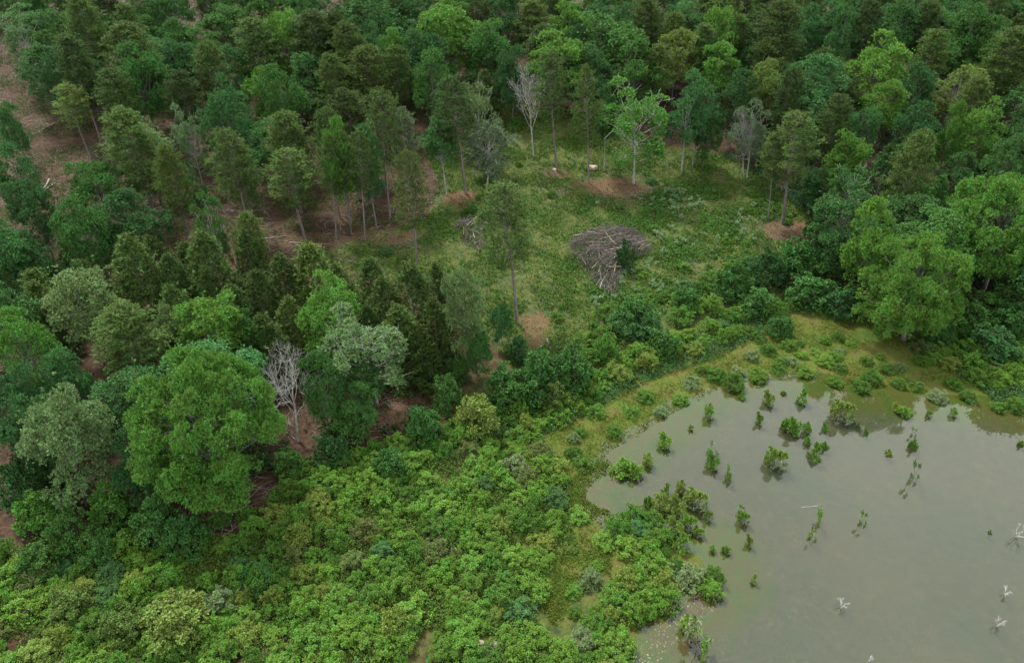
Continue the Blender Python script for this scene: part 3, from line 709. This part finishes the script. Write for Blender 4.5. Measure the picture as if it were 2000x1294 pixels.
gaps = [(hit(u, v)[0], hit(u, v)[1], abs(hit(u + ru, v)[0] - hit(u, v)[0]) * 1.1, abs(hit(u, v - rv)[1] - hit(u, v)[1]) * 1.2) for u, v, ru, rv in WETGAPS + [(s[0], s[1], s[2], s[3]) for s in SOIL if s[1] > 780]]
cx_, cy_ = np.meshgrid(np.arange(-50, 78, .62), np.arange(19, 95, .62)); cx_ = cx_.ravel() + rng.uniform(-.3, .3, cx_.size); cy_ = cy_.ravel() + rng.uniform(-.3, .3, cy_.size)
dO = sdist(OLIVE, cx_, cy_); cand = []
for x, y, do_ in zip(cx_, cy_, dO):
    u, v, _ = project(x, y, gz(x, y) + .2)
    for k, P in enumerate(THICK):
        if inside(P, u, v) and (do_ > .6 or k in (1, 4) or (k == 3 and do_ > -3)):
            if not any(((x - a) / c) ** 2 + ((y - b) / d) ** 2 < 1 for a, b, c, d in gaps) and fbm(x, y, 5.5, 3, 13) > -.42 and abs(fbm(x, y, 13, 2, 17)) > .045: cand.append((x, y))
            break
random.shuffle(cand)
for n_, P_ in ((34, [(1230,585),(1340,560),(1480,520),(1560,520),(1480,570),(1330,640),(1200,690),(1120,740),(1120,690)]), (20, GRASS_PX), (14, [(1090,560),(1200,600),(1330,560),(1290,500),(1480,440),(1440,380),(1560,420),(1450,520)])):
    xs_ = [p[0] for p in P_]; ys_ = [p[1] for p in P_]; k = 0; t_ = 0
    while k < n_ and t_ < 400:
        t_ += 1; u, v = random.uniform(min(xs_), max(xs_)), random.uniform(min(ys_), max(ys_))
        if not inside(P_, u, v): continue
        x, y, _ = hit(u, v); big_ = n_ == 34
        if try_shrub(x, y, random.uniform(1.8, 3.0) if big_ else random.uniform(.7, 1.5), random.choice(['mid', 'bright', 'mid', 'teal'])): k += 1; nshrub += 1
for x, y in cand:
    if nshrub >= 298: break
    nshrub += try_shrub(x, y, random.uniform(1.6, 2.3))
# the many smaller shrubs that fill the rest of the thicket, more than anyone could count
small = []; grid = {}
def near(x, y, r):
    i, j = int(x // 3), int(y // 3)
    return any((a - x) ** 2 + (b - y) ** 2 < (.5 * (r + q)) ** 2 for di in (-1, 0, 1) for dj in (-1, 0, 1) for a, b, q in grid.get((i + di, j + dj), ()))
for a, b, r in placed: grid.setdefault((int(a // 3), int(b // 3)), []).append((a, b, r * .8))
for rm in (1.5, 1.15, .85):
    for x, y in cand:
        if len(small) > 2000: break
        r = rm * random.uniform(.85, 1.15)
        if near(x, y, r): continue
        small.append((x, y, r)); grid.setdefault((int(x // 3), int(y // 3)), []).append((x, y, r))
src = []
for tm_, cm_ in PROTO['V'][0]:
    a = np.empty(len(cm_.vertices) * 3, np.float32); cm_.vertices.foreach_get("co", a); src.append(a.reshape(-1, 4, 3))
parts = {'bright': [], 'mid': [], 'yellow': []}
for n_, (x, y, r) in enumerate(small):
    q = src[n_ % len(src)]; q = q[rng.random(len(q)) < .40]; wd = r * random.uniform(1.25, 1.8); sc_ = wd / 3.4
    t = random.uniform(0, 6.28); c, d = math.cos(t), math.sin(t); M = np.array([[c, d, 0], [-d, c, 0], [0, 0, 1]]) * sc_
    ctr = q.mean(1, keepdims=True); q = (q - ctr) * 1.4 + ctr
    parts[random.choices(['bright', 'mid', 'yellow'], [6, 3, 1])[0]].append((q.reshape(-1, 3) @ M) * [1, 1, random.uniform(.75, 1.15)] + [x, y, gz(x, y)])
for cn_, lst in parts.items():
    if lst:
        o = link("shrub_thicket", leafmesh("shrub_thicket", np.concatenate(lst), M_shrub), color=SHCOL[cn_])
        tag(o, dict(bright="fresh green low shrubs filling the thicket round the pond", mid="darker green low shrubs mixed through the thicket round the pond", yellow="yellowish low shrubs mixed through the thicket round the pond")[cn_], "shrubs", kind="stuff")
print("small shrubs", len(small))

# ------------------------------------------------------------------ forest fill: more trees behind and between the ones above
FILL = [ # region polygon in photo px (crown tops), spacing m, kinds, colours
 ([(700,-60),(2150,-60),(2150,330),(1900,300),(1700,300),(1600,230),(1450,130),(1200,60),(980,60),(700,120)], 6.0, 'BBBBBBQ', ['teal','mid','dark','teal','darkolive','bright']),
 ([(-120,-60),(700,-60),(700,230),(560,300),(430,240),(250,250),(60,60),(-120,60)], 6.6, 'QBB', ['mid','teal','mid']),
 ([(60,230),(430,240),(640,270),(820,300),(800,380),(640,330),(450,330),(250,390),(120,380)], 8.0, 'PPB', ['olive','teal','mid']),
 ([(-100,450),(60,440),(350,440),(640,490),(860,530),(860,640),(500,650),(350,560),(-100,560)], 3.6, 'CC', ['dark','mid','teal']),
 ([(-120,560),(350,560),(500,650),(480,700),(280,760),(160,900),(-120,960)], 5.6, 'BBCB', ['dark','mid','teal','dark']),
 ([(1650,300),(2150,300),(2150,520),(1850,430),(1650,420)], 5.5, 'BB', ['dark','mid','teal']),
 ([(-120,330),(40,330),(80,520),(-120,560)], 7, 'BBQ', ['teal','dark','olive']),
]
STRIP = [(-60,70),(45,70),(100,200),(135,300),(110,440),(45,440),(35,330),(-60,230)]
tp = [(t[5], t[6]) for t in THINGS if t[1] in 'BGTSPQCD']; big = [(t[5], t[6]) for t in THINGS if t[1] == 'G']
nfill = 0
for P, sp_, kinds, cols in FILL:
    pts = [(x + random.uniform(-1.2, 1.2), y + random.uniform(-1.2, 1.2)) for x in np.arange(-170, 190, 2.4) for y in np.arange(40, 225, 2.4)]
    random.shuffle(pts)
    for x, y in pts:
        k = random.choice(kinds); h = {'B': 11.5, 'Q': 15, 'C': 8, 'P': 15}[k] * random.uniform(.85, 1.12)
        z = gz(x, y); u, v, dep = project(x, y, z + h * .95)
        if not inside(P, u, v): continue
        if 465 < u < 620 and 610 < v < 870: continue
        ub_, vb_, _ = project(x, y, z)
        if any(inside(STRIP, ub_ + (u - ub_) * t_, vb_ + (v - vb_) * t_) for t_ in (0, .5, 1)): continue
        s = sp_ * (.8 if k == 'Q' else 1)
        if any((a - x) ** 2 + (b - y) ** 2 < s * s for a, b in tp): continue
        if any((a - x) ** 2 + (b - y) ** 2 < 90 and b > y - 3 for a, b in big): continue
        plant(k, x, y, z, h, {'B': 8.2, 'Q': 6.0, 'C': 4.4, 'P': 5.0}[k] * random.uniform(.85, 1.15),
              random.choice(['olive', 'darkolive']) if k in 'QCP' else random.choice(cols), vary=.2)
        tp.append((x, y)); nfill += 1
print("shrubs", nshrub, "fill", nfill, "things", len(THINGS))

# ------------------------------------------------------------------ low vegetation that nobody could count
def scatter_px(P, n, excl=True):
    """n points on the ground under a pixel polygon"""
    us = [p[0] for p in P]; vs = [p[1] for p in P]; g = np.array([hit(u, v)[:2] for u, v in P])
    x = rng.uniform(g[:, 0].min(), g[:, 0].max(), n * 3); y = rng.uniform(g[:, 1].min(), g[:, 1].max(), n * 3)
    k = sdist(g, x, y) < 0; x, y = x[k][:n], y[k][:n]
    return x, y
def zgrid(x, y):
    i = np.clip(np.searchsorted(GX, x) - 1, 0, len(GX) - 2); j = np.clip(np.searchsorted(GY, y) - 1, 0, len(GY) - 2)
    a = (x - GX[i]) / (GX[i + 1] - GX[i]); b = (y - GY[j]) / (GY[j + 1] - GY[j])
    return (ZZ[j, i] * (1 - a) + ZZ[j, i + 1] * a) * (1 - b) + (ZZ[j + 1, i] * (1 - a) + ZZ[j + 1, i + 1] * a) * b
soil_xy = [(hit(s[0], s[1])[0], hit(s[0], s[1])[1], abs(hit(s[0] + s[2], s[1])[0] - hit(s[0], s[1])[0]), abs(hit(s[0], s[1] - s[3])[1] - hit(s[0], s[1])[1]), s[4]) for s in SOIL]
def cover(name, label, cat, P, n, col, hmax, L, W, k, seed, thr, soilcut=1.0):
    x, y = scatter_px(P, n); m = fbm(x, y, 3.5, 4, seed) + rng.normal(size=len(x)) * .12
    keep = m > thr
    for a, b, c, d, s in soil_xy:
        q = ((x - a) / c) ** 2 + ((y - b) / d) ** 2 + .4 * fbm(x, y, 2, 3, 5)
        keep &= ~((q < .8 * soilcut) & (rng.random(len(x)) < s * .88))
    if name in ('algae', 'wet_grass'): keep &= sdist(WATER, x, y) + 1.1 * fbm(x, y, 2.2, 3, 9) > .3
    x, y, m = x[keep], y[keep], m[keep]
    z = zgrid(x, y) + rng.uniform(.02, 1, len(x)) * hmax * np.clip(.3 + (m - thr) * 2, .2, 1.2)
    C = np.stack([x, y, z], 1); D = unit(np.array([0, 0, 1.]) + rng.normal(size=(len(x), 3)) * .45)
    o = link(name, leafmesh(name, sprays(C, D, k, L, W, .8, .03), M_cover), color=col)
    tag(o, label, cat, kind="stuff"); return o
cover("weeds", "dark green leafy weeds covering the clearing", "ground cover", GRASS_PX, 46000, (0.045, 0.102, 0.016), .45, .24, .11, 5, 3, .0)
cover("grass", "yellowish grass between the weeds of the clearing", "grass", GRASS_PX, 26000, (0.060, 0.082, 0.014), .16, .24, .045, 5, 8, -.15, .7)
WEED2 = [(1130,400),(1300,350),(1500,370),(1560,420),(1460,480),(1430,540),(1330,600),(1200,650),(1100,600),(1110,500)]
cover("bright_weeds", "fresh green weeds in loose tufts across the clearing", "weeds", GRASS_PX, 34000, (0.078, 0.155, 0.018), .3, .17, .08, 6, 14, -.02)
cover("leafy_undergrowth", "fresh green leafy undergrowth round the brush pile", "undergrowth", WEED2, 16000, (0.048, 0.114, 0.018), .6, .24, .11, 6, 9, .0)
LOWTH = THICK[0]
cover("thicket_undergrowth", "low leafy growth between the shrubs of the thicket", "undergrowth", LOWTH, 60000, (0.056, 0.098, 0.016), .5, .20, .08, 5, 4, -.12, .9)
cover("bank_undergrowth", "low leafy growth along the bank above the pond", "undergrowth", THICK[2], 14000, (0.036, 0.090, 0.024), .5, .20, .09, 5, 6, -.2)
cover("marsh_undergrowth", "low leafy growth at the right bank of the pond", "undergrowth", THICK[3], 9000, (0.039, 0.090, 0.027), .5, .20, .09, 5, 6, -.3)
FLOOR = [(-100,60),(200,30),(700,100),(860,240),(860,380),(700,470),(480,480),(200,520),(-100,500)]
cover("forest_floor_plants", "scattered low plants on the red forest floor", "undergrowth", FLOOR, 60000, (0.046, 0.092, 0.017), .4, .22, .09, 5, 7, -.06)
FLOOR2 = [(1300,230),(2100,250),(2100,600),(1850,560),(1650,480),(1500,360)]
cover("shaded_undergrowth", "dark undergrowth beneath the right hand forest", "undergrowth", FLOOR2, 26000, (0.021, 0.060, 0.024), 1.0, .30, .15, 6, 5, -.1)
FLOOR3 = [(-100,560),(600,560),(900,700),(850,830),(600,900),(300,1000),(-100,1090)]
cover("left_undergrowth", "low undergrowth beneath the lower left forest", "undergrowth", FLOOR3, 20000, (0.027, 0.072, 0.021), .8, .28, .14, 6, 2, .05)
# submerged algae tufts on the olive shallows
cover("algae", "green algae and water weed on the shallows", "algae", OLIVE_PX[10:26] + [(1700,760),(1450,745),(1300,812),(1180,900)], 26000, (0.072, 0.102, 0.012), .1, .15, .05, 4, 11, -.05)
cover("wet_grass", "short wet grass in the muddy gap between the shrubs", "grass", OLIVE_PX[2:12] + [(1200,880),(1200,970),(1230,1030),(1195,1080)], 13000, (0.066, 0.102, 0.012), .12, .16, .05, 4, 12, -.1)

# twigs and fallen branches strewn over the forest floor
def debris(name, label, P, n, m, r, seed):
    x, y = scatter_px(P, n); mm = fbm(x, y, 8, 3, seed) > -.15; x, y = x[mm], y[mm]; sg = []
    for a, b in zip(x, y):
        L_ = rng.uniform(.4, 2.2); t = rng.uniform(0, 6.28); z = gz(a, b); dx, dy = math.cos(t) * L_ / 2, math.sin(t) * L_ / 2
        bx, by = rng.normal(size=2) * L_ * .08
        p0, p1, p2 = (a - dx, b - dy, gz(a - dx, b - dy) + .04), (a + bx, b + by, z + rng.uniform(.05, .2)), (a + dx, b + dy, gz(a + dx, b + dy) + .05)
        rr = r * rng.uniform(.5, 1.3); sg += [(p0, p1, rr, rr * .8), (p1, p2, rr * .8, rr * .4)]
    tag(link(name, tubemesh(name, sg, m, 4)), label, "litter", kind="stuff")
debris("forest_litter", "dead twigs strewn over the red forest floor", [(-100,100),(60,60),(300,160),(860,300),(870,470),(720,520),(500,490),(200,520),(-100,500)], 5000, M_log, .028, 3)
debris("shaded_litter", "dead twigs below the lower left trees", [(560,800),(620,750),(860,700),(850,830),(620,890),(480,1040),(200,1090),(300,960)], 900, M_log, .02, 4)
debris("clearing_litter", "dead twigs on the bare soil of the clearing", [(1040,330),(1120,330),(1290,350),(1500,430),(1620,450),(1560,480),(1450,440),(1250,420),(1060,380)], 1100, M_log, .02, 5)

debris("scattered_sticks", "dead sticks scattered among the weeds of the clearing", GRASS_PX, 900, M_log, .02, 6)

# pale weeds of the clearing, one by one
wv = []
for i in range(3):
    n = 16; a = rng.uniform(0, 6.28, n); r = rng.uniform(0, .45, n)
    C = np.stack([r * np.cos(a), r * np.sin(a), rng.uniform(.35, .95, n)], 1)
    LV = sprays(C, unit(C * [1, 1, .4] + [0, 0, .6]), 6, .26, .11, .7, .02)
    SV, SF = tubes([((0, 0, -.05), c_, .012, .008) for c_ in C], 3)
    wv.append(mesh_np("pale_weed", np.concatenate([SV, LV]), 4, np.concatenate([SF, np.arange(len(LV)) + len(SV)]), M_cover))
WP = [(1150,400),(1320,360),(1480,380),(1560,430),(1450,490),(1360,560),(1250,600),(1130,640),(1120,560),(1290,500),(1250,430)]
xs, ys = scatter_px(WP, 900); cnt = 0; WEEDS = []
for x, y in zip(xs, ys):
    if cnt >= 170: break
    if fbm(np.array([x]), np.array([y]), 4, 2, 12)[0] < -.05: continue
    o = link("pale_weed", wv[cnt % 3], color=(.155, .245, .115)); o.location = (x, y, gz(x, y)); s = random.uniform(.45, .9); o.scale = (s, s, s)
    o.rotation_euler = (0, 0, random.uniform(0, 6)); tag(o, None, "weed", "silvery weeds of the clearing"); cnt += 1; WEEDS.append((o, *project(x, y, gz(x, y) + .4)[:2]))

# ------------------------------------------------------------------ brush piles, logs, rocks
def stick(L, r, bend=.06, forks=2):
    s = []; limb(s, (-L / 2, 0, 0), (L / 2, 0, 0), r, r * .45, bend, 5)
    for _ in range(forks):
        p = s[rng.integers(1, 4)][1]; q = p + np.array([rng.uniform(.1, .4) * L * .5, rng.uniform(-.3, .3) * L * .5, rng.uniform(-.1, .2) * L * .3]); limb(s, p, q, r * .45, r * .15, .08, 3)
    return s
def xf(segs, loc, rz, ry, rx=0):
    M = np.array(Euler((rx, ry, rz)).to_matrix()); return [(M @ a + loc, M @ b + loc, r0, r1) for a, b, r0, r1 in segs]
def pile(name, label, outline, zmax, nfine, nlog, seedang):
    g = np.array([hit(u, v)[:2] for u, v in outline]); cx, cy = g.mean(0); cz = gz(cx, cy)
    root = bpy.data.objects.new(name, None); sc.collection.objects.link(root); root.location = (cx, cy, cz); tag(root, label, "brush pile")
    segs = []; n = 0
    while n < nfine:
        x, y = rng.uniform(g[:, 0].min(), g[:, 0].max()), rng.uniform(g[:, 1].min(), g[:, 1].max())
        d = -float(sdist(g, x, y))
        if d < 0: continue
        zt = zmax * min(1, d / 1.5) ** .6 * (.72 + .45 * float(fbm(x, y, 2.2, 2, 15)))
        z = zt * rng.uniform(.15, 1.05)
        L = rng.uniform(.8, 2.6)
        a = (seedang if y > g[:, 1].mean() - .5 else 1.25) + rng.normal() * .55
        segs += xf(stick(L, rng.uniform(.012, .035), .03, 3), np.array([x - cx, y - cy, z + gz(x, y) - cz]), a, rng.normal() * .35, 0); n += 1
    tag(link("branches", tubemesh("branches", segs, M_brush, 4), root), kind="stuff")
    n = 0
    while n < nlog:
        x, y = rng.uniform(g[:, 0].min(), g[:, 0].max()), rng.uniform(g[:, 1].min(), g[:, 1].max())
        d = -float(sdist(g, x, y))
        if d < .3: continue
        zt = zmax * min(1, d / 1.5) ** .6 * (.72 + .45 * float(fbm(x, y, 2.2, 2, 15)))
        ag = (seedang if y > g[:, 1].mean() - .5 else 1.25) + rng.normal() * .5
        o = link("log", tubemesh("log", xf(stick(rng.uniform(1.6, 3.4), rng.uniform(.03, .085), .025, 1), np.zeros(3), ag, rng.normal() * .14), M_brush if n % 3 else M_log, 6), root)
        o.location = (x - cx, y - cy, gz(x, y) - cz + zt * rng.uniform(.7, 1.05)); n += 1
    return root
pile("brush_pile", "large heap of grey cut branches and logs in the clearing", [(1112,480),(1135,462),(1190,448),(1240,455),(1268,480),(1262,500),(1225,510),(1212,545),(1205,580),(1185,578),(1165,560),(1145,530),(1118,505)], 2.3, 1300, 70, .15)
pile("brush_pile", "smaller brush heap half hidden left of the solitary pine", [(888,440),(920,428),(955,450),(958,480),(940,490),(910,478),(895,462)], 1.7, 240, 18, 1.2)
def log_at(u1, v1, u2, v2, r, m, label, cat="log", nm="fallen_log", forks=1):
    a = np.array(hit(u1, v1, 0, True)); b = np.array(hit(u2, v2, 0, True)); a[2] = max(a[2], 0) + r * .8; b[2] = max(b[2], 0) + r * .8
    s = []; d = b - a; L = np.linalg.norm(d); limb(s, (0, 0, 0), d, r, r * .6, .02, 5)
    for _ in range(forks):
        p = s[rng.integers(1, 4)][1]; limb(s, p, p + d / L * L * .25 + rng.normal(size=3) * np.array([.15, .15, .02]) * L + np.array([0, 0, .15]), r * .45, r * .15, .1, 3)
    o = link(nm, tubemesh(nm, s, m, 7)); o.location = a; tag(o, label, cat); return o
log_at(108,242,70,262,.09,M_log,"pale fallen stem across the upper red slope")
log_at(97,352,78,380,.16,M_log,"thick pale log, left one of the two on the red slope")
log_at(103,362,80,378,.12,M_log,"short pale log just right of the thick log on the red slope")
log_at(60,465,88,435,.07,M_log,"thin pale pole on the dark red floor at the left edge")
log_at(508,468,560,462,.10,M_log,"fallen trunk on the forest floor under the leaning pine",forks=2)
log_at(566,474,640,478,.10,M_log,"long pale fallen trunk below the bushy olive pine",forks=2)
log_at(1176,560,1170,520,.10,M_dead,"pale peeled log sticking out of the front of the brush pile",forks=0)
log_at(1195,585,1190,612,.10,M_dead,"short pale log below the tip of the brush pile",forks=1)
log_at(1068,662,1075,682,.09,M_log,"short standing stump piece beside the bare soil below the solitary pine",forks=0)
log_at(1047,683,1058,676,.07,M_dead,"small bleached branch below the solitary pine",forks=1)
log_at(1565,990,1598,988,.022,M_dead,"thin grey branch floating near the middle of the pond",forks=2)
log_at(950,1195,960,1225,.06,M_dead,"thin pale stick lying in the thicket at the bottom")
log_at(860,715,862,740,.07,M_dead,"short grey snag piece among the dark undergrowth right of the forest")
log_at(1490,500,1478,470,.06,M_brush,"dark branch on the bare soil under the broad olive pine",forks=2)
log_at(1530,470,1505,458,.05,M_brush,"curved dark branch on the bare soil right of the other one",forks=2)
def rock(u, v, rx, ry, rz, label, col):
    x, y, z = hit(u, v); n = 90
    import bmesh
    bm = bmesh.new(); bmesh.ops.create_icosphere(bm, subdivisions=3, radius=1)
    for q in bm.verts:
        f = 1 + .18 * math.sin(q.co.x * 4 + u) * math.sin(q.co.y * 3.3 + v) + .1 * math.sin(q.co.z * 6 + q.co.x * 5)
        q.co = Vector((q.co.x * rx * f, q.co.y * ry * f, q.co.z * rz * f))
    me = bpy.data.meshes.new("boulder"); bm.to_mesh(me); bm.free(); me.materials.append(M_rock)
    for p in me.polygons: p.use_smooth = True
    o = link("boulder", me); o.location = (x, y, z + rz * .5); tag(o, label, "rock"); return o
rock(1157,331,.75,.6,.5,"tan boulder on the bare soil right of the tall pine",None)
rock(60,341,.65,.5,.4,"pale boulder on the red slope above the two logs",None)
rock(940,1255,.28,.22,.12,"flat pale rock in the gap at the bottom of the thicket",None)
rock(965,1257,.3,.22,.1,"reddish flat rock right of the pale one in the thicket gap",None)
rock(1083,333,.35,.3,.25,"small grey rock at the foot of the tall pine by the dead tree",None)
# pale gravel at the muddy shore
gx, gy = scatter_px([(1225,1294),(1290,1215),(1360,1165),(1420,1140),(1400,1190),(1330,1240),(1280,1300)], 450)
V8 = []
o8 = np.array([[-1,-1,0],[1,-1,0],[1,1,0],[-1,1,0],[-.5,-.5,1],[.5,-.5,1],[.5,.5,1],[-.5,.5,1]], float)
f8 = np.array([[0,1,5,4],[1,2,6,5],[2,3,7,6],[3,0,4,7],[4,5,6,7]])
Fg = []
for i, (x, y) in enumerate(zip(gx, gy)):
    s = abs(rng.normal()) * .022 + .015; V8.append(o8 * [s * rng.uniform(.7, 1.3), s, s * .6] + [x, y, gz(x, y) - .01]); Fg.append(f8 + i * 8)
tag(link("gravel", mesh_np("gravel", np.concatenate(V8), 4, np.concatenate(Fg), M_rock)), "pale pebbles strewn along the muddy shore", "gravel", kind="stuff")
# bare snags in the pond
SN = [(1985,1048,32,42,"white forked snag in the water at the right edge"),(1963,1160,16,24,"small grey snag in the pond below the right edge snag"),
      (1643,1186,20,28,"white forked twig snag in the lower middle of the pond"),(1948,1222,24,28,"leaning grey snag in the lower right of the pond"),
      (1697,1290,24,20,"low grey snag in the water at the bottom edge")]
for u, v, wp, hp, lab in SN:
    x, y, z = hit(u, v, 0, True); z = 0; dep = project(x, y, 0)[2]; H = hp * .72 * dep / FPX
    s = []; b = []
    for i in range(4):
        a = rng.uniform(0, 6.28); grow(b, (0, 0, .05), (math.cos(a) * .5, math.sin(a) * .5, 1), H * .55, .035, 2, .45, .1, .6)
    limb(s, (0, 0, -.3), (0, 0, .25), .08, .05, .02, 3)
    root = bpy.data.objects.new("water_snag", None); sc.collection.objects.link(root); root.location = (x, y, 0); tag(root, lab, "snag")
    link("stump", tubemesh("stump", s, M_dead, 6), root); link("branches", tubemesh("branches", b, M_dead, 4), root)

# ------------------------------------------------------------------ labels that single each plant out
for u, v, ph in [(1157,328,"the tan boulder"),(1190,510,"the large brush pile"),(925,455,"the small brush heap"),(1200,970,"the muddy inlet"),
                 (60,300,"the red slope"),(430,990,"the dark soil strip"),(950,1250,"the thicket rocks"),(960,975,"the olive thicket gap"),
                 (1750,560,"the overhanging pond tree"),(1920,440,"the big right edge tree"),(400,830,"the largest tree"),(540,760,"the bleached dead tree"),
                 (690,690,"the large yellowish tree"),(160,860,"the rounded pale tree"),(1000,450,"the solitary pine"),(1240,240,"the white trunked clearing tree"),
                 (1025,180,"the tall white dead tree"),(1535,310,"the broad olive pine"),(1460,270,"the half dead tree"),(0,0,"the top left corner"),(2000,0,"the top right corner"),
                 (0,1294,"the bottom left corner"),(1300,1200,"the gravelly shore"),(1600,680,"the brown shallows"),(1517,890,"the round water shrub"),(1950,700,"the right bank"),
                 (700,1294,"the bottom edge's middle"),(676,30,"the small dead tree"),(890,600,"the ragged pale tree"),(1726,120,"the bright right forest crown"),
                 (520,180,"the green tree among pines"),(700,370,"the row of pines"),(135,230,"the small yellowish pine"),(775,790,"the brown soil gap"),
                 (350,300,"the left forest's middle"),(1400,20,"the top edge's right half"),(1000,10,"the top edge's middle"),(0,560,"the left edge's middle"),
                 (300,1200,"the yellowish tall bush"),(1450,600,"the bank above the pond"),(650,1080,"the thicket's middle"),(1100,780,"the left pond bank")]:
    LAND.append((u, v, ph))
ORD = ["nearest", "second nearest", "third nearest", "fourth nearest", "fifth nearest", "sixth nearest", "seventh nearest", "eighth nearest", "ninth nearest", "tenth nearest",
       "eleventh nearest", "twelfth nearest"] + [w_ + " nearest" for w_ in "thirteenth fourteenth fifteenth sixteenth seventeenth eighteenth nineteenth twentieth".split()] + ["twenty-" + w_ + " nearest" for w_ in "first second third fourth fifth sixth seventh eighth ninth".split()] + ["farther off"] * 60
KIND["weed"] = ("pale_weed", "weed", "weed"); CNAME["silver"] = "silvery"; GROUPNAME["weed"] = "silvery weeds of the clearing"
LAND += [(1330, 400, "the clearing's pale patch"), (1420, 480, "the right clearing slope"), (1260, 380, "the bare clearing soil")]
THINGS += [(o, "weed", "silver", u, v, 0, 0, 0) for o, u, v in WEEDS]
buckets = {}
for root, kind, colour, u, v, x, y, h in THINGS:
    if not root.get("group"): root["group"] = GROUPNAME[kind]
    if root.get("label"): continue
    d, lu, lv, ph = min(((u - a) ** 2 + (v - b) ** 2 * 1.6, a, b, p) for a, b, p in LAND)
    du, dv = u - lu, (v - lv) * 1.3
    if abs(du) > 2.2 * abs(dv): rel = "right of" if du > 0 else "left of"
    elif abs(dv) > 2.2 * abs(du): rel = "below" if dv > 0 else "above"
    else: rel = ("lower " if dv > 0 else "upper ") + ("right of" if du > 0 else "left of")
    buckets.setdefault((CNAME[colour], KIND[kind][1], rel, ph), []).append((d, root))
for (cn, noun, rel, ph), L_ in buckets.items():
    L_.sort(key=lambda t: t[0])
    for i, (d, root) in enumerate(L_):
        root["label"] = f"{cn} {noun} {rel} {ph}" + ("" if len(L_) == 1 else f", {ORD[i]}")
